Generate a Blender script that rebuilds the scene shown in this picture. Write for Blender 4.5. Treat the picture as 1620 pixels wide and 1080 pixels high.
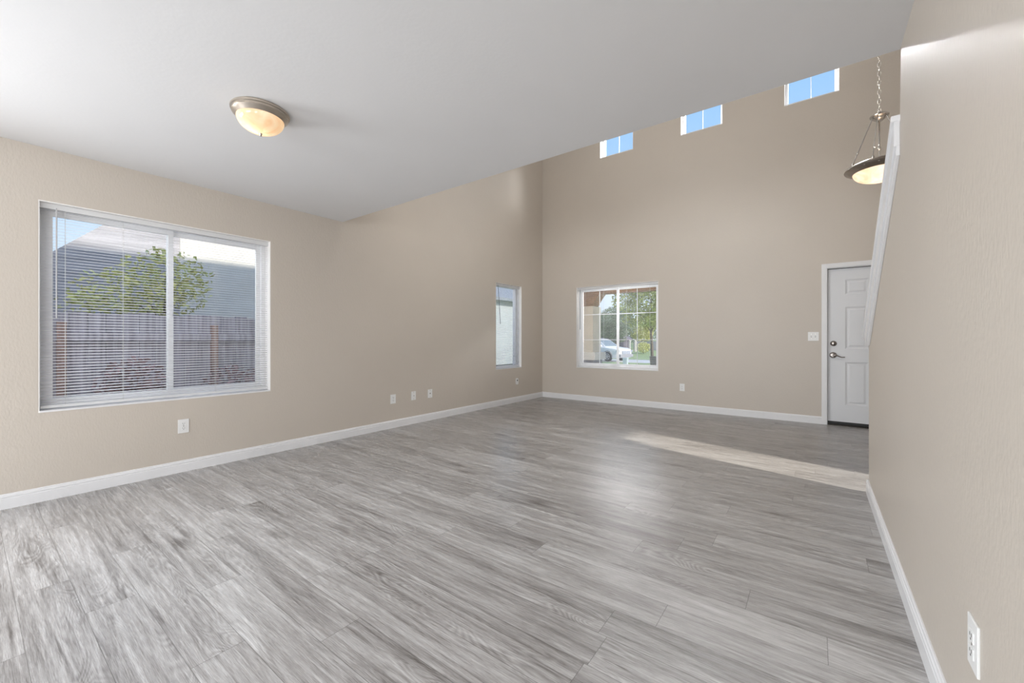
import bpy, bmesh, math, random
from mathutils import Vector, Matrix

for o in list(bpy.data.objects):
    bpy.data.objects.remove(o, do_unlink=True)
SC = bpy.context.scene
COL = SC.collection
rnd = random.Random(7)

# ------------------------------------------------------------------ camera
YAW = math.radians(36.58)
EYE = 1.112
cd = bpy.data.cameras.new('camera')
cam = bpy.data.objects.new('camera', cd)
COL.objects.link(cam)
cam.location = (0, 0, EYE)
cam.rotation_euler = (math.pi / 2, 0, YAW)
cd.sensor_fit = 'HORIZONTAL'
cd.sensor_width = 36.0
cd.lens = 645.0 / 1620.0 * 36.0
cd.shift_y = -2.7 / 1620.0
cd.clip_start = 0.02
cd.clip_end = 400
SC.camera = cam

# ------------------------------------------------------------------ colour management
SC.view_settings.view_transform = 'Standard'
SC.view_settings.look = 'None'
SC.view_settings.gamma = 1.0
SC.view_settings.exposure = 0.0
SC.view_settings.use_curve_mapping = False

# ------------------------------------------------------------------ sky
W = bpy.data.worlds.new('sky')
SC.world = W
W.use_nodes = True
wn = W.node_tree
wn.nodes.clear()
tc = wn.nodes.new('ShaderNodeTexCoord')
sx = wn.nodes.new('ShaderNodeSeparateXYZ')
cr = wn.nodes.new('ShaderNodeValToRGB')
bg = wn.nodes.new('ShaderNodeBackground')
wo = wn.nodes.new('ShaderNodeOutputWorld')
wn.links.new(tc.outputs['Generated'], sx.inputs[0])
wn.links.new(sx.outputs['Z'], cr.inputs[0])
wn.links.new(cr.outputs[0], bg.inputs[0])
wn.links.new(bg.outputs[0], wo.inputs[0])
el = cr.color_ramp.elements
el[0].position = 0.0
el[0].color = (0.80, 0.90, 1.0, 1)
el[1].position = 1.0
el[1].color = (0.16, 0.38, 0.95, 1)
for p, c in ((0.15, (0.66, 0.82, 1.0, 1)), (0.38, (0.43, 0.68, 1.0, 1)), (0.50, (0.31, 0.59, 1.0, 1))):
    e = el.new(p)
    e.color = c
bg.inputs[1].default_value = 1.08

# ------------------------------------------------------------------ sun
sl = bpy.data.lights.new('sun', 'SUN')
sl.energy = 5.5
sl.angle = math.radians(1.6)
sl.color = (1.0, 0.93, 0.82)
sun = bpy.data.objects.new('sun', sl)
COL.objects.link(sun)
SUNDIR = Vector((1.0, -0.22, 0.57)).normalized()
sun.rotation_euler = SUNDIR.to_track_quat('Z', 'Y').to_euler()


def area(name, loc, direction, sx_, sy_, energy, color=(1, 1, 1)):
    l = bpy.data.lights.new(name, 'AREA')
    l.shape = 'RECTANGLE'
    l.size = sx_
    l.size_y = sy_
    l.energy = energy
    l.color = color
    o = bpy.data.objects.new(name, l)
    COL.objects.link(o)
    o.location = loc
    o.rotation_euler = (-Vector(direction)).to_track_quat('Z', 'Y').to_euler()
    return o


# added fill lamps shining in through made-up openings behind the camera
# further added fill lamps stand above the low ceiling, out of view
area('rear_fill', (-1.0, -7.0, 1.15), (-0.22, 1, 0.0), 4.0, 2.2, 290, (0.98, 0.99, 1.0))
area('rear_left_fill', (-5.0, -1.7, 1.5), (0.8, 0.70, -0.62), 2.2, 1.2, 235, (0.95, 0.975, 1.0))
# added fill lamp beyond the right wall, behind the camera, lighting the left wall
area('rear_right_fill', (1.25, -2.15, 1.25), (-0.8, 0.6, -0.03), 1.6, 1.8, 92, (0.98, 0.985, 1.0))
# added area lamps above the three high windows, boosting sky light and wall sheen
for cx_ in (-2.767, -1.402, -0.04):
    area('high_window_fill', (cx_, 7.62, 5.55), (0, -1, -0.62), 0.8, 0.8, 235, (0.97, 0.985, 1.0))
# added lamps over side and front windows, out of sight, brightening blinds and reveals
area('side_window_fill', (-5.35, 1.05, 2.95), (1, 0, -0.95), 1.7, 0.9, 42, (0.95, 0.975, 1.0))
area('side_window_fill', (-5.35, 5.85, 2.95), (1, 0, -0.95), 0.9, 0.9, 22, (0.95, 0.975, 1.0))
area('front_window_fill', (-2.8, 7.75, 2.38), (0, -1, -0.75), 1.5, 0.14, 90, (0.98, 0.99, 1.0))
area('upper_fill', (-0.9, 1.9, 3.85), (-1.0, 0.6, 0.35), 2.2, 1.6, 48, (1.0, 0.985, 0.96))  # added lamp behind the upper opening, filling the left wall
area('upper_fill', (-2.2, 1.95, 3.9), (0.75, 0.6, 0.65), 1.6, 1.5, 68, (1.0, 0.985, 0.96))  # second added lamp, brightening the upper right of the far wall

# ------------------------------------------------------------------ materials
MATS = {}


def nodes_of(m):
    m.use_nodes = True
    nt = m.node_tree
    return nt, nt.nodes['Principled BSDF']


def mat(name, color, rough=0.5, metal=0.0, var=0.06, scale=8.0, bump=0.0, bscale=60.0, stretch=(1, 1, 1), spec=0.5, bdist=0.01):
    if name in MATS:
        return MATS[name]
    m = bpy.data.materials.new(name)
    nt, b = nodes_of(m)
    t = nt.nodes.new('ShaderNodeTexCoord')
    mp = nt.nodes.new('ShaderNodeMapping')
    mp.inputs['Scale'].default_value = stretch
    nt.links.new(t.outputs['Object'], mp.inputs[0])
    n = nt.nodes.new('ShaderNodeTexNoise')
    n.inputs['Scale'].default_value = scale
    n.inputs['Detail'].default_value = 4
    nt.links.new(mp.outputs[0], n.inputs['Vector'])
    r = nt.nodes.new('ShaderNodeValToRGB')
    lo = [c * (1 - var) for c in color]
    hi = [min(1, c * (1 + var)) for c in color]
    r.color_ramp.elements[0].position = 0.3
    r.color_ramp.elements[1].position = 0.7
    r.color_ramp.elements[0].color = (*lo, 1)
    r.color_ramp.elements[1].color = (*hi, 1)
    nt.links.new(n.outputs['Fac'], r.inputs[0])
    nt.links.new(r.outputs[0], b.inputs['Base Color'])
    b.inputs['Roughness'].default_value = rough
    b.inputs['Metallic'].default_value = metal
    b.inputs['Specular IOR Level'].default_value = spec
    if bump > 0:
        n2 = nt.nodes.new('ShaderNodeTexNoise')
        n2.inputs['Scale'].default_value = bscale
        n2.inputs['Detail'].default_value = 3
        nt.links.new(mp.outputs[0], n2.inputs['Vector'])
        bp = nt.nodes.new('ShaderNodeBump')
        bp.inputs['Strength'].default_value = bump
        bp.inputs['Distance'].default_value = bdist
        nt.links.new(n2.outputs['Fac'], bp.inputs['Height'])
        nt.links.new(bp.outputs[0], b.inputs['Normal'])
    MATS[name] = m
    return m


def glass_mat(name, tint=(1, 1, 1), ior=1.45):
    m = bpy.data.materials.new(name)
    m.use_nodes = True
    nt = m.node_tree
    nt.nodes.clear()
    out = nt.nodes.new('ShaderNodeOutputMaterial')
    tr = nt.nodes.new('ShaderNodeBsdfTransparent')
    tr.inputs[0].default_value = (*tint, 1)
    gl = nt.nodes.new('ShaderNodeBsdfGlossy')
    gl.inputs['Roughness'].default_value = 0.02
    fr = nt.nodes.new('ShaderNodeFresnel')
    ge = nt.nodes.new('ShaderNodeNewGeometry')
    io = nt.nodes.new('ShaderNodeMapRange')
    io.inputs['To Min'].default_value = ior
    io.inputs['To Max'].default_value = 1.0 / ior
    nt.links.new(ge.outputs['Backfacing'], io.inputs['Value'])
    nt.links.new(io.outputs[0], fr.inputs['IOR'])
    mx = nt.nodes.new('ShaderNodeMixShader')
    nt.links.new(fr.outputs[0], mx.inputs[0])
    nt.links.new(tr.outputs[0], mx.inputs[1])
    nt.links.new(gl.outputs[0], mx.inputs[2])
    nt.links.new(mx.outputs[0], out.inputs[0])
    return m


def lamp_glass(name, col, emit, ecol, scale):
    m = bpy.data.materials.new(name)
    m.use_nodes = True
    nt = m.node_tree
    nt.nodes.clear()
    out = nt.nodes.new('ShaderNodeOutputMaterial')
    t = nt.nodes.new('ShaderNodeTexCoord')
    n = nt.nodes.new('ShaderNodeTexNoise')
    n.inputs['Scale'].default_value = scale
    n.inputs['Detail'].default_value = 5
    n.inputs['Distortion'].default_value = 1.6
    nt.links.new(t.outputs['Object'], n.inputs['Vector'])
    r = nt.nodes.new('ShaderNodeValToRGB')
    r.color_ramp.elements[0].position = 0.32
    r.color_ramp.elements[1].position = 0.66
    r.color_ramp.elements[0].color = (col[0] * .86, col[1] * .74, col[2] * .60, 1)
    r.color_ramp.elements[1].color = (*col, 1)
    nt.links.new(n.outputs['Fac'], r.inputs[0])
    df = nt.nodes.new('ShaderNodeBsdfDiffuse')
    tl = nt.nodes.new('ShaderNodeBsdfTranslucent')
    gl = nt.nodes.new('ShaderNodeBsdfGlossy')
    gl.inputs['Roughness'].default_value = 0.12
    em = nt.nodes.new('ShaderNodeEmission')
    em.inputs[1].default_value = emit
    mm = nt.nodes.new('ShaderNodeMixRGB')
    mm.blend_type = 'MULTIPLY'
    mm.inputs[0].default_value = 1
    mm.inputs[2].default_value = (*ecol, 1)
    nt.links.new(r.outputs[0], mm.inputs[1])
    nt.links.new(mm.outputs[0], em.inputs[0])
    nt.links.new(r.outputs[0], df.inputs[0])
    nt.links.new(r.outputs[0], tl.inputs[0])
    m1 = nt.nodes.new('ShaderNodeMixShader')
    m1.inputs[0].default_value = 0.6
    nt.links.new(df.outputs[0], m1.inputs[1])
    nt.links.new(tl.outputs[0], m1.inputs[2])
    m2 = nt.nodes.new('ShaderNodeMixShader')
    m2.inputs[0].default_value = 0.06
    nt.links.new(m1.outputs[0], m2.inputs[1])
    nt.links.new(gl.outputs[0], m2.inputs[2])
    ad = nt.nodes.new('ShaderNodeAddShader')
    nt.links.new(m2.outputs[0], ad.inputs[0])
    nt.links.new(em.outputs[0], ad.inputs[1])
    nt.links.new(ad.outputs[0], out.inputs[0])
    return m


def floor_mat():
    m = bpy.data.materials.new('vinyl_plank')
    nt, b = nodes_of(m)
    N, L = nt.nodes, nt.links

    def mth(op, a, c=None, c2=None):
        n = N.new('ShaderNodeMath')
        n.operation = op
        for i, v in enumerate((a, c, c2)):
            if v is None:
                continue
            if isinstance(v, (int, float)):
                n.inputs[i].default_value = v
            else:
                L.new(v, n.inputs[i])
        return n.outputs[0]
    t = N.new('ShaderNodeTexCoord')
    s = N.new('ShaderNodeSeparateXYZ')
    L.new(t.outputs['Object'], s.inputs[0])
    X, Y = s.outputs['X'], s.outputs['Y']
    PW, PL = 0.163, 1.22
    ry = mth('DIVIDE', mth('ADD', Y, 10 * PW - 1.111 + 1.141), PW)
    row = mth('FLOOR', ry)
    fy = mth('SUBTRACT', ry, row)
    wr = N.new('ShaderNodeTexWhiteNoise')
    wr.noise_dimensions = '1D'
    L.new(row, wr.inputs['W'])
    rx = mth('ADD', mth('DIVIDE', mth('ADD', X, 20.0), PL), mth('MULTIPLY', wr.outputs['Value'], 5.0))
    col = mth('FLOOR', rx)
    fx = mth('SUBTRACT', rx, col)
    cx = N.new('ShaderNodeCombineXYZ')
    L.new(row, cx.inputs[0])
    L.new(col, cx.inputs[1])
    wp = N.new('ShaderNodeTexWhiteNoise')
    wp.noise_dimensions = '2D'
    L.new(cx.outputs[0], wp.inputs['Vector'])
    # per plank offset of grain
    off = N.new('ShaderNodeVectorMath')
    off.operation = 'SCALE'
    L.new(wp.outputs['Color'], off.inputs[0])
    off.inputs['Scale'].default_value = 30.0
    add = N.new('ShaderNodeVectorMath')
    add.operation = 'ADD'
    L.new(t.outputs['Object'], add.inputs[0])
    L.new(off.outputs[0], add.inputs[1])

    def stretched(sx_, sy_, sc, det, dist=0.0, rough=0.6):
        mp = N.new('ShaderNodeMapping')
        mp.inputs['Scale'].default_value = (sx_, sy_, 1)
        L.new(add.outputs[0], mp.inputs[0])
        n = N.new('ShaderNodeTexNoise')
        n.inputs['Scale'].default_value = sc
        n.inputs['Detail'].default_value = det
        n.inputs['Distortion'].default_value = dist
        n.inputs['Roughness'].default_value = rough
        L.new(mp.outputs[0], n.inputs['Vector'])
        return n.outputs['Fac']
    broad = stretched(0.6, 6.5, 2.4, 6, 1.0)
    streak = stretched(1.1, 22, 2.8, 6, 0.5, 0.72)
    fine = stretched(4.5, 110, 3.0, 4, 0.2, 0.7)
    # cathedral grain: contour lines of a warped noise
    cath = stretched(1.3, 6.5, 1.3, 1, 0.6, 0.4)
    rings = mth('FRACT', mth('MULTIPLY', cath, 26.0))
    rings = mth('ABSOLUTE', mth('SUBTRACT', rings, 0.5))   # 0..0.5
    gate = stretched(0.8, 3.5, 1.1, 2)
    gt = N.new('ShaderNodeMapRange')
    gt.inputs['From Min'].default_value = 0.50
    gt.inputs['From Max'].default_value = 0.62
    L.new(gate, gt.inputs['Value'])
    ringamp = mth('MULTIPLY', mth('SUBTRACT', rings, 0.25), mth('MULTIPLY', gt.outputs[0], 0.45))
    # knots
    kn = N.new('ShaderNodeTexVoronoi')
    kn.inputs['Scale'].default_value = 1.0
    mpk = N.new('ShaderNodeMapping')
    mpk.inputs['Scale'].default_value = (1.15, 3.2, 1)
    L.new(add.outputs[0], mpk.inputs[0])
    L.new(mpk.outputs[0], kn.inputs['Vector'])
    kr = N.new('ShaderNodeMapRange')
    kr.inputs['From Min'].default_value = 0.02
    kr.inputs['From Max'].default_value = 0.17
    kr.inputs['To Min'].default_value = 1.0
    kr.inputs['To Max'].default_value = 0.0
    L.new(kn.outputs['Distance'], kr.inputs['Value'])
    v = mth('MULTIPLY', mth('SUBTRACT', broad, 0.5), 0.95)
    v = mth('ADD', v, mth('MULTIPLY', mth('SUBTRACT', streak, 0.5), 1.15))
    v = mth('ADD', v, mth('MULTIPLY', mth('SUBTRACT', fine, 0.5), 0.85))
    v = mth('ADD', v, mth('MULTIPLY', mth('SUBTRACT', wp.outputs['Value'], 0.5), 0.17))
    v = mth('ADD', v, ringamp)
    v = mth('SUBTRACT', v, mth('MULTIPLY', kr.outputs[0], 0.30))
    v = mth('ADD', v, 0.5)
    r = N.new('ShaderNodeValToRGB')
    r.color_ramp.elements[0].position = 0.0
    r.color_ramp.elements[0].color = (0.090, 0.078, 0.071, 1)
    r.color_ramp.elements[1].position = 1.0
    r.color_ramp.elements[1].color = (0.66, 0.653, 0.647, 1)
    e = r.color_ramp.elements.new(0.5)
    e.color = (0.362, 0.346, 0.337, 1)
    L.new(v, r.inputs[0])
    # seams
    dy = mth('MINIMUM', fy, mth('SUBTRACT', 1.0, fy))
    dx = mth('MINIMUM', fx, mth('SUBTRACT', 1.0, fx))
    sy_ = mth('LESS_THAN', dy, 0.0012 / PW)
    sx_ = mth('LESS_THAN', dx, 0.0012 / PL)
    seam = mth('MAXIMUM', sy_, sx_)
    mx = N.new('ShaderNodeMixRGB')
    L.new(mth('MULTIPLY', seam, 0.5), mx.inputs[0])
    L.new(r.outputs[0], mx.inputs[1])
    mx.inputs[2].default_value = (0.06, 0.055, 0.05, 1)
    L.new(mx.outputs[0], b.inputs['Base Color'])
    rr = mth('ADD', 0.28, mth('MULTIPLY', mth('SUBTRACT', streak, 0.5), -0.25))
    L.new(rr, b.inputs['Roughness'])
    b.inputs['Specular IOR Level'].default_value = 0.35
    bp = N.new('ShaderNodeBump')
    bp.inputs['Strength'].default_value = 0.25
    bp.inputs['Distance'].default_value = 0.002
    h = mth('SUBTRACT', mth('ADD', mth('MULTIPLY', fine, 0.6), mth('MULTIPLY', streak, 0.6)), mth('MULTIPLY', seam, 0.8))
    L.new(h, bp.inputs['Height'])
    L.new(bp.outputs[0], b.inputs['Normal'])
    return m


def wall_mat(name, color, rough=0.42):
    """rolled semi-gloss paint with orange-peel texture"""
    m = bpy.data.materials.new(name)
    nt, b = nodes_of(m)
    N, L = nt.nodes, nt.links
    t = N.new('ShaderNodeTexCoord')
    n1 = N.new('ShaderNodeTexNoise')
    n1.inputs['Scale'].default_value = 95
    n1.inputs['Detail'].default_value = 2
    n2 = N.new('ShaderNodeTexNoise')
    n2.inputs['Scale'].default_value = 22
    n2.inputs['Detail'].default_value = 3
    n3 = N.new('ShaderNodeTexNoise')
    n3.inputs['Scale'].default_value = 1.3
    n3.inputs['Detail'].default_value = 3
    mp = N.new('ShaderNodeMapping')
    mp.inputs['Scale'].default_value = (1, 1, 0.45)
    L.new(t.outputs['Object'], mp.inputs[0])
    for n in (n1, n2):
        L.new(mp.outputs[0], n.inputs['Vector'])
    L.new(t.outputs['Object'], n3.inputs['Vector'])
    r = N.new('ShaderNodeValToRGB')
    r.color_ramp.elements[0].position = 0.3
    r.color_ramp.elements[1].position = 0.7
    r.color_ramp.elements[0].color = (*[c * 0.985 for c in color], 1)
    r.color_ramp.elements[1].color = (*[c * 1.015 for c in color], 1)
    L.new(n3.outputs['Fac'], r.inputs[0])
    L.new(r.outputs[0], b.inputs['Base Color'])
    b.inputs['Roughness'].default_value = rough
    ad = N.new('ShaderNodeMath')
    ad.operation = 'MULTIPLY_ADD'
    L.new(n2.outputs['Fac'], ad.inputs[0])
    ad.inputs[1].default_value = 0.6
    L.new(n1.outputs['Fac'], ad.inputs[2])
    bp = N.new('ShaderNodeBump')
    bp.inputs['Strength'].default_value = 0.4
    bp.inputs['Distance'].default_value = 0.003
    L.new(ad.outputs[0], bp.inputs['Height'])
    L.new(bp.outputs[0], b.inputs['Normal'])
    return m


M_FLOOR = floor_mat()
M_WALL = wall_mat('beige_wall_paint', (0.595, 0.538, 0.472))
M_CEIL = mat('ceiling_paint', (0.78, 0.78, 0.785), 0.75, var=0.01, scale=2, bump=0.12, bscale=55, bdist=0.004)
M_TRIM = mat('white_trim_paint', (0.80, 0.80, 0.81), 0.32, var=0.015, scale=3)
M_DOOR = mat('white_door_paint', (0.74, 0.75, 0.77), 0.38, var=0.01, scale=3)
M_VINYL = mat('white_vinyl', (0.91, 0.91, 0.92), 0.35, var=0.01, scale=3)
M_REVEAL = mat('white_reveal_paint', (0.90, 0.88, 0.86), 0.5, var=0.015, scale=5)
M_SLAT = mat('white_slat_enamel', (0.90, 0.90, 0.90), 0.35, var=0.01, scale=3)
_nt = M_SLAT.node_tree
_tl = _nt.nodes.new('ShaderNodeBsdfTranslucent')
_tl.inputs[0].default_value = (0.9, 0.9, 0.9, 1)
_mx = _nt.nodes.new('ShaderNodeMixShader')
_mx.inputs[0].default_value = 0.25
_nt.links.new(_nt.nodes['Principled BSDF'].outputs[0], _mx.inputs[1])
_nt.links.new(_tl.outputs[0], _mx.inputs[2])
_nt.links.new(_mx.outputs[0], _nt.nodes['Material Output'].inputs[0])
M_CORD = mat('ladder_cord', (0.74, 0.74, 0.72), 0.8, var=0.03)
M_PLATE = mat('white_plastic_plate', (0.85, 0.85, 0.84), 0.35, var=0.01, scale=5)
M_DARK = mat('dark_slot', (0.03, 0.03, 0.03), 0.6, var=0.05)
M_NICKEL = mat('brushed_nickel', (0.56, 0.50, 0.43), 0.28, 1.0, var=0.05, scale=20, stretch=(1, 1, 6))
M_NICKELD = mat('aged_nickel', (0.34, 0.30, 0.26), 0.32, 1.0, var=0.12, scale=14)
M_HW = mat('dark_satin_nickel', (0.30, 0.27, 0.25), 0.25, 1.0, var=0.15, scale=30)
M_CHROME = mat('satin_chrome', (0.55, 0.53, 0.51), 0.22, 1.0, var=0.05, scale=14)
M_GLASS = glass_mat('window_glass')
M_RUBBER = mat('black_rubber', (0.02, 0.02, 0.02), 0.8)
M_WANDD = mat('dark_acrylic_wand', (0.10, 0.12, 0.14), 0.2, var=0.05)
M_WAND = mat('clear_acrylic_wand', (0.55, 0.55, 0.57), 0.15, var=0.05)


# ------------------------------------------------------------------ mesh helpers
class MB:
    def __init__(self):
        self.bm = bmesh.new()

    def box(self, lo, hi, bevel=0.0, mi=0):
        bm = self.bm
        vs = [bm.verts.new((x, y, z)) for x in (lo[0], hi[0]) for y in (lo[1], hi[1]) for z in (lo[2], hi[2])]
        fs = []
        for a in ((0, 1, 3, 2), (4, 6, 7, 5), (0, 4, 5, 1), (2, 3, 7, 6), (0, 2, 6, 4), (1, 5, 7, 3)):
            f = bm.faces.new([vs[i] for i in a])
            f.material_index = mi
            fs.append(f)
        if bevel > 0:
            es = list({e for f in fs for e in f.edges})
            bmesh.ops.bevel(bm, geom=es, offset=bevel, segments=2, affect='EDGES', profile=0.7)
        return self

    def prism(self, pts, a, b, axis='X', bevel=0.0):
        """polygon pts in the two other axes, extruded from a to b along axis"""
        bm = self.bm

        def mk(p, t):
            if axis == 'X':
                return (t, p[0], p[1])
            if axis == 'Y':
                return (p[0], t, p[1])
            return (p[0], p[1], t)
        A = [bm.verts.new(mk(p, a)) for p in pts]
        B = [bm.verts.new(mk(p, b)) for p in pts]
        fs = [bm.faces.new(A), bm.faces.new(list(reversed(B)))]
        n = len(pts)
        for i in range(n):
            fs.append(bm.faces.new((A[i], B[i], B[(i + 1) % n], A[(i + 1) % n])))
        if bevel > 0:
            es = list({e for f in fs for e in f.edges})
            bmesh.ops.bevel(bm, geom=es, offset=bevel, segments=3, affect='EDGES', profile=0.5)
        return self

    def lathe(self, prof, center=(0, 0, 0), axis='Z', seg=48, mtx=None):
        bm = self.bm
        rings = []
        for r, h in prof:
            if r < 1e-6:
                rings.append([bm.verts.new((0, 0, h))])
            else:
                rings.append([bm.verts.new((r * math.cos(2 * math.pi * i / seg), r * math.sin(2 * math.pi * i / seg), h)) for i in range(seg)])
        for a, b in zip(rings, rings[1:]):
            for i in range(seg):
                j = (i + 1) % seg
                if len(a) == 1 and len(b) == 1:
                    continue
                if len(a) == 1:
                    bm.faces.new((a[0], b[i], b[j]))
                elif len(b) == 1:
                    bm.faces.new((a[i], b[0], a[j]))
                else:
                    bm.faces.new((a[i], b[i], b[j], a[j]))
        M = Matrix.Translation(center)
        if axis == 'X':
            M = M @ Matrix.Rotation(math.pi / 2, 4, 'Y')
        elif axis == 'Y':
            M = M @ Matrix.Rotation(-math.pi / 2, 4, 'X')
        if mtx is not None:
            M = mtx
        vs = [v for r in rings for v in r]
        bmesh.ops.transform(bm, matrix=M, verts=vs)
        return self

    def tube(self, pts, r, seg=10, caps=True):
        bm = self.bm
        pts = [Vector(p) for p in pts]
        rs = r if isinstance(r, (list, tuple)) else [r] * len(pts)
        rings = []
        up = Vector((0, 0, 1))
        prev = None
        for i, p in enumerate(pts):
            d = (pts[min(i + 1, len(pts) - 1)] - pts[max(i - 1, 0)]).normalized()
            if prev is None:
                u = d.cross(up)
                if u.length < 1e-3:
                    u = d.cross(Vector((1, 0, 0)))
                u.normalize()
            else:
                u = (prev - d * prev.dot(d)).normalized()
            prev = u
            v = d.cross(u)
            rings.append([bm.verts.new(p + (u * math.cos(2 * math.pi * k / seg) + v * math.sin(2 * math.pi * k / seg)) * rs[i]) for k in range(seg)])
        for a, b in zip(rings, rings[1:]):
            for k in range(seg):
                bm.faces.new((a[k], a[(k + 1) % seg], b[(k + 1) % seg], b[k]))
        if caps:
            bm.faces.new(rings[0])
            bm.faces.new(list(reversed(rings[-1])))
        return self

    def grid_slab(self, us, vs, solid, w0, w1, axis):
        """wall with holes; us, vs sorted coordinates, solid(i,j) -> bool"""
        bm = self.bm
        cache = {}

        def V(u, v, w):
            k = (round(u, 5), round(v, 5), round(w, 5))
            if k not in cache:
                co = {'X': (w, u, v), 'Y': (u, w, v), 'Z': (u, v, w)}[axis]
                cache[k] = bm.verts.new(co)
            return cache[k]
        nu, nv = len(us) - 1, len(vs) - 1

        def S(i, j):
            return 0 <= i < nu and 0 <= j < nv and solid(i, j)
        for i in range(nu):
            for j in range(nv):
                if not S(i, j):
                    continue
                u0, u1, v0, v1 = us[i], us[i + 1], vs[j], vs[j + 1]
                bm.faces.new((V(u0, v0, w0), V(u1, v0, w0), V(u1, v1, w0), V(u0, v1, w0)))
                bm.faces.new((V(u0, v0, w1), V(u0, v1, w1), V(u1, v1, w1), V(u1, v0, w1)))
                if not S(i - 1, j):
                    bm.faces.new((V(u0, v0, w0), V(u0, v1, w0), V(u0, v1, w1), V(u0, v0, w1)))
                if not S(i + 1, j):
                    bm.faces.new((V(u1, v0, w0), V(u1, v0, w1), V(u1, v1, w1), V(u1, v1, w0)))
                if not S(i, j - 1):
                    bm.faces.new((V(u0, v0, w0), V(u0, v0, w1), V(u1, v0, w1), V(u1, v0, w0)))
                if not S(i, j + 1):
                    bm.faces.new((V(u0, v1, w0), V(u1, v1, w0), V(u1, v1, w1), V(u0, v1, w1)))
        return self

    def build(self, name, material, parent=None, smooth=False, label=None, auto=False):
        bmesh.ops.recalc_face_normals(self.bm, faces=self.bm.faces[:])
        me = bpy.data.meshes.new(name)
        if smooth:
            for f in self.bm.faces:
                f.smooth = True
        if auto:
            for e in self.bm.edges:
                if len(e.link_faces) == 2 and e.calc_face_angle(0) > math.radians(35):
                    e.smooth = False
        self.bm.to_mesh(me)
        self.bm.free()
        o = bpy.data.objects.new(name, me)
        COL.objects.link(o)
        if isinstance(material, (list, tuple)):
            for m in material:
                me.materials.append(m)
        else:
            me.materials.append(material)
        if parent is not None:
            o.parent = parent
            o.matrix_parent_inverse = Matrix.Translation(parent.location).inverted() if parent.rotation_euler.z == 0 else parent.matrix_basis.inverted()
        if label:
            o['label'] = label
        return o


def tag(o, label, cat, group=None, kind=None):
    o['label'] = label
    o['category'] = cat
    if group:
        o['group'] = group
    if kind:
        o['kind'] = kind
    return o


def empty(name, loc=(0, 0, 0)):
    o = bpy.data.objects.new(name, None)
    o.empty_display_size = 0.1
    o.location = loc
    COL.objects.link(o)
    return o


def struct(o, label, cat):
    return tag(o, label, cat, kind='structure')


# ------------------------------------------------------------------ dimensions
XL, XR, YF, YE = -4.277, 0.3136, 6.763, 2.565     # left wall, right wall, far wall, edge of low ceiling
HC, HV = 2.44, 4.95                                # low ceiling, tall ceiling
XO = 1.62                                          # outer wall beyond the stairs
YB = -3.2                                          # wall behind the camera
T = 0.19
WZ0, WZ1 = 0.61, 2.075

# ------------------------------------------------------------------ floor
b = MB()
b.box((XL - .05, YB - .05, -0.05), (XO + .05, YF + 0.12, 0.0))
struct(b.build('floor', M_FLOOR), 'grey wood-look vinyl plank floor running across the whole room', 'floor')


# ------------------------------------------------------------------ walls
def holed(name, us, vs, holes, w0, w1, axis, m):
    us = sorted(set(us + [h[0] for h in holes] + [h[1] for h in holes]))
    vs = sorted(set(vs + [h[2] for h in holes] + [h[3] for h in holes]))

    def solid(i, j):
        cu, cv = (us[i] + us[i + 1]) / 2, (vs[j] + vs[j + 1]) / 2
        return not any(h[0] < cu < h[1] and h[2] < cv < h[3] for h in holes)
    b = MB()
    b.grid_slab(us, vs, solid, w0, w1, axis)
    return b.build(name, m)


BW = (0.309, 1.797)     # big window along Y
SW = (5.311, 6.054)     # small window along Y
FWX = (-3.535, -2.047)  # front window along X
CL = [(-3.067, -2.467), (-1.701, -1.104), (-0.337, 0.258)]
CZ0, CZ1 = 4.333, 4.88
DX0, DX1, DZ = 0.139, 1.053, 2.040
wl = holed('wall_left', [YB - T, YF + T], [-0.1, HV + .1], [(-2.7, -0.5, 0.1, 2.1), (BW[0], BW[1], WZ0, WZ1), (SW[0], SW[1], WZ0, WZ1)], XL - T, XL, 'X', M_WALL)  # first opening is added for the fill lamp, behind the camera
struct(wl, 'long beige wall with the large blinds window on the left side', 'wall')
wf = holed('wall_far', [XL, XO], [-0.1, HV + .1],
           [(FWX[0], FWX[1], WZ0 - .008, WZ1)] + [(a, c, CZ0, CZ1) for a, c in CL] + [(DX0 - .02, DX1 + .02, -0.1, DZ + .02)],
           YF, YF + T, 'Y', M_WALL)
struct(wf, 'tall beige far wall with three high windows, front window and door', 'wall')

# right wall: full height up to YE, then a half wall stepping down along the stairs
SLOPE = (2.075 - 1.13) / (3.90 - YE)
b = MB()
b.prism([(YB, 0), (-2.95, 0), (-2.95, 2.1), (-1.15, 2.1), (-1.15, 0), (3.90, 0), (3.90, 1.13), (YE - 0.02, 2.075 + 0.02 * SLOPE), (YE - 0.02, HC), (YB, HC)], XR, XR + 0.125, 'X')  # opening behind the camera is added to let fill light in
es = [e for e in b.bm.edges if abs((e.verts[0].co - e.verts[1].co).z) > 0.3 and abs((e.verts[0].co - e.verts[1].co).y) < 1e-4 and e.verts[0].co.y > 0]
bmesh.ops.bevel(b.bm, geom=es, offset=0.016, segments=5, affect='EDGES', profile=0.5)
wr_ = b.build('wall_right', M_WALL, smooth=False)
struct(wr_, 'beige wall close on the right, dropping to a sloped half wall', 'wall')
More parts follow.
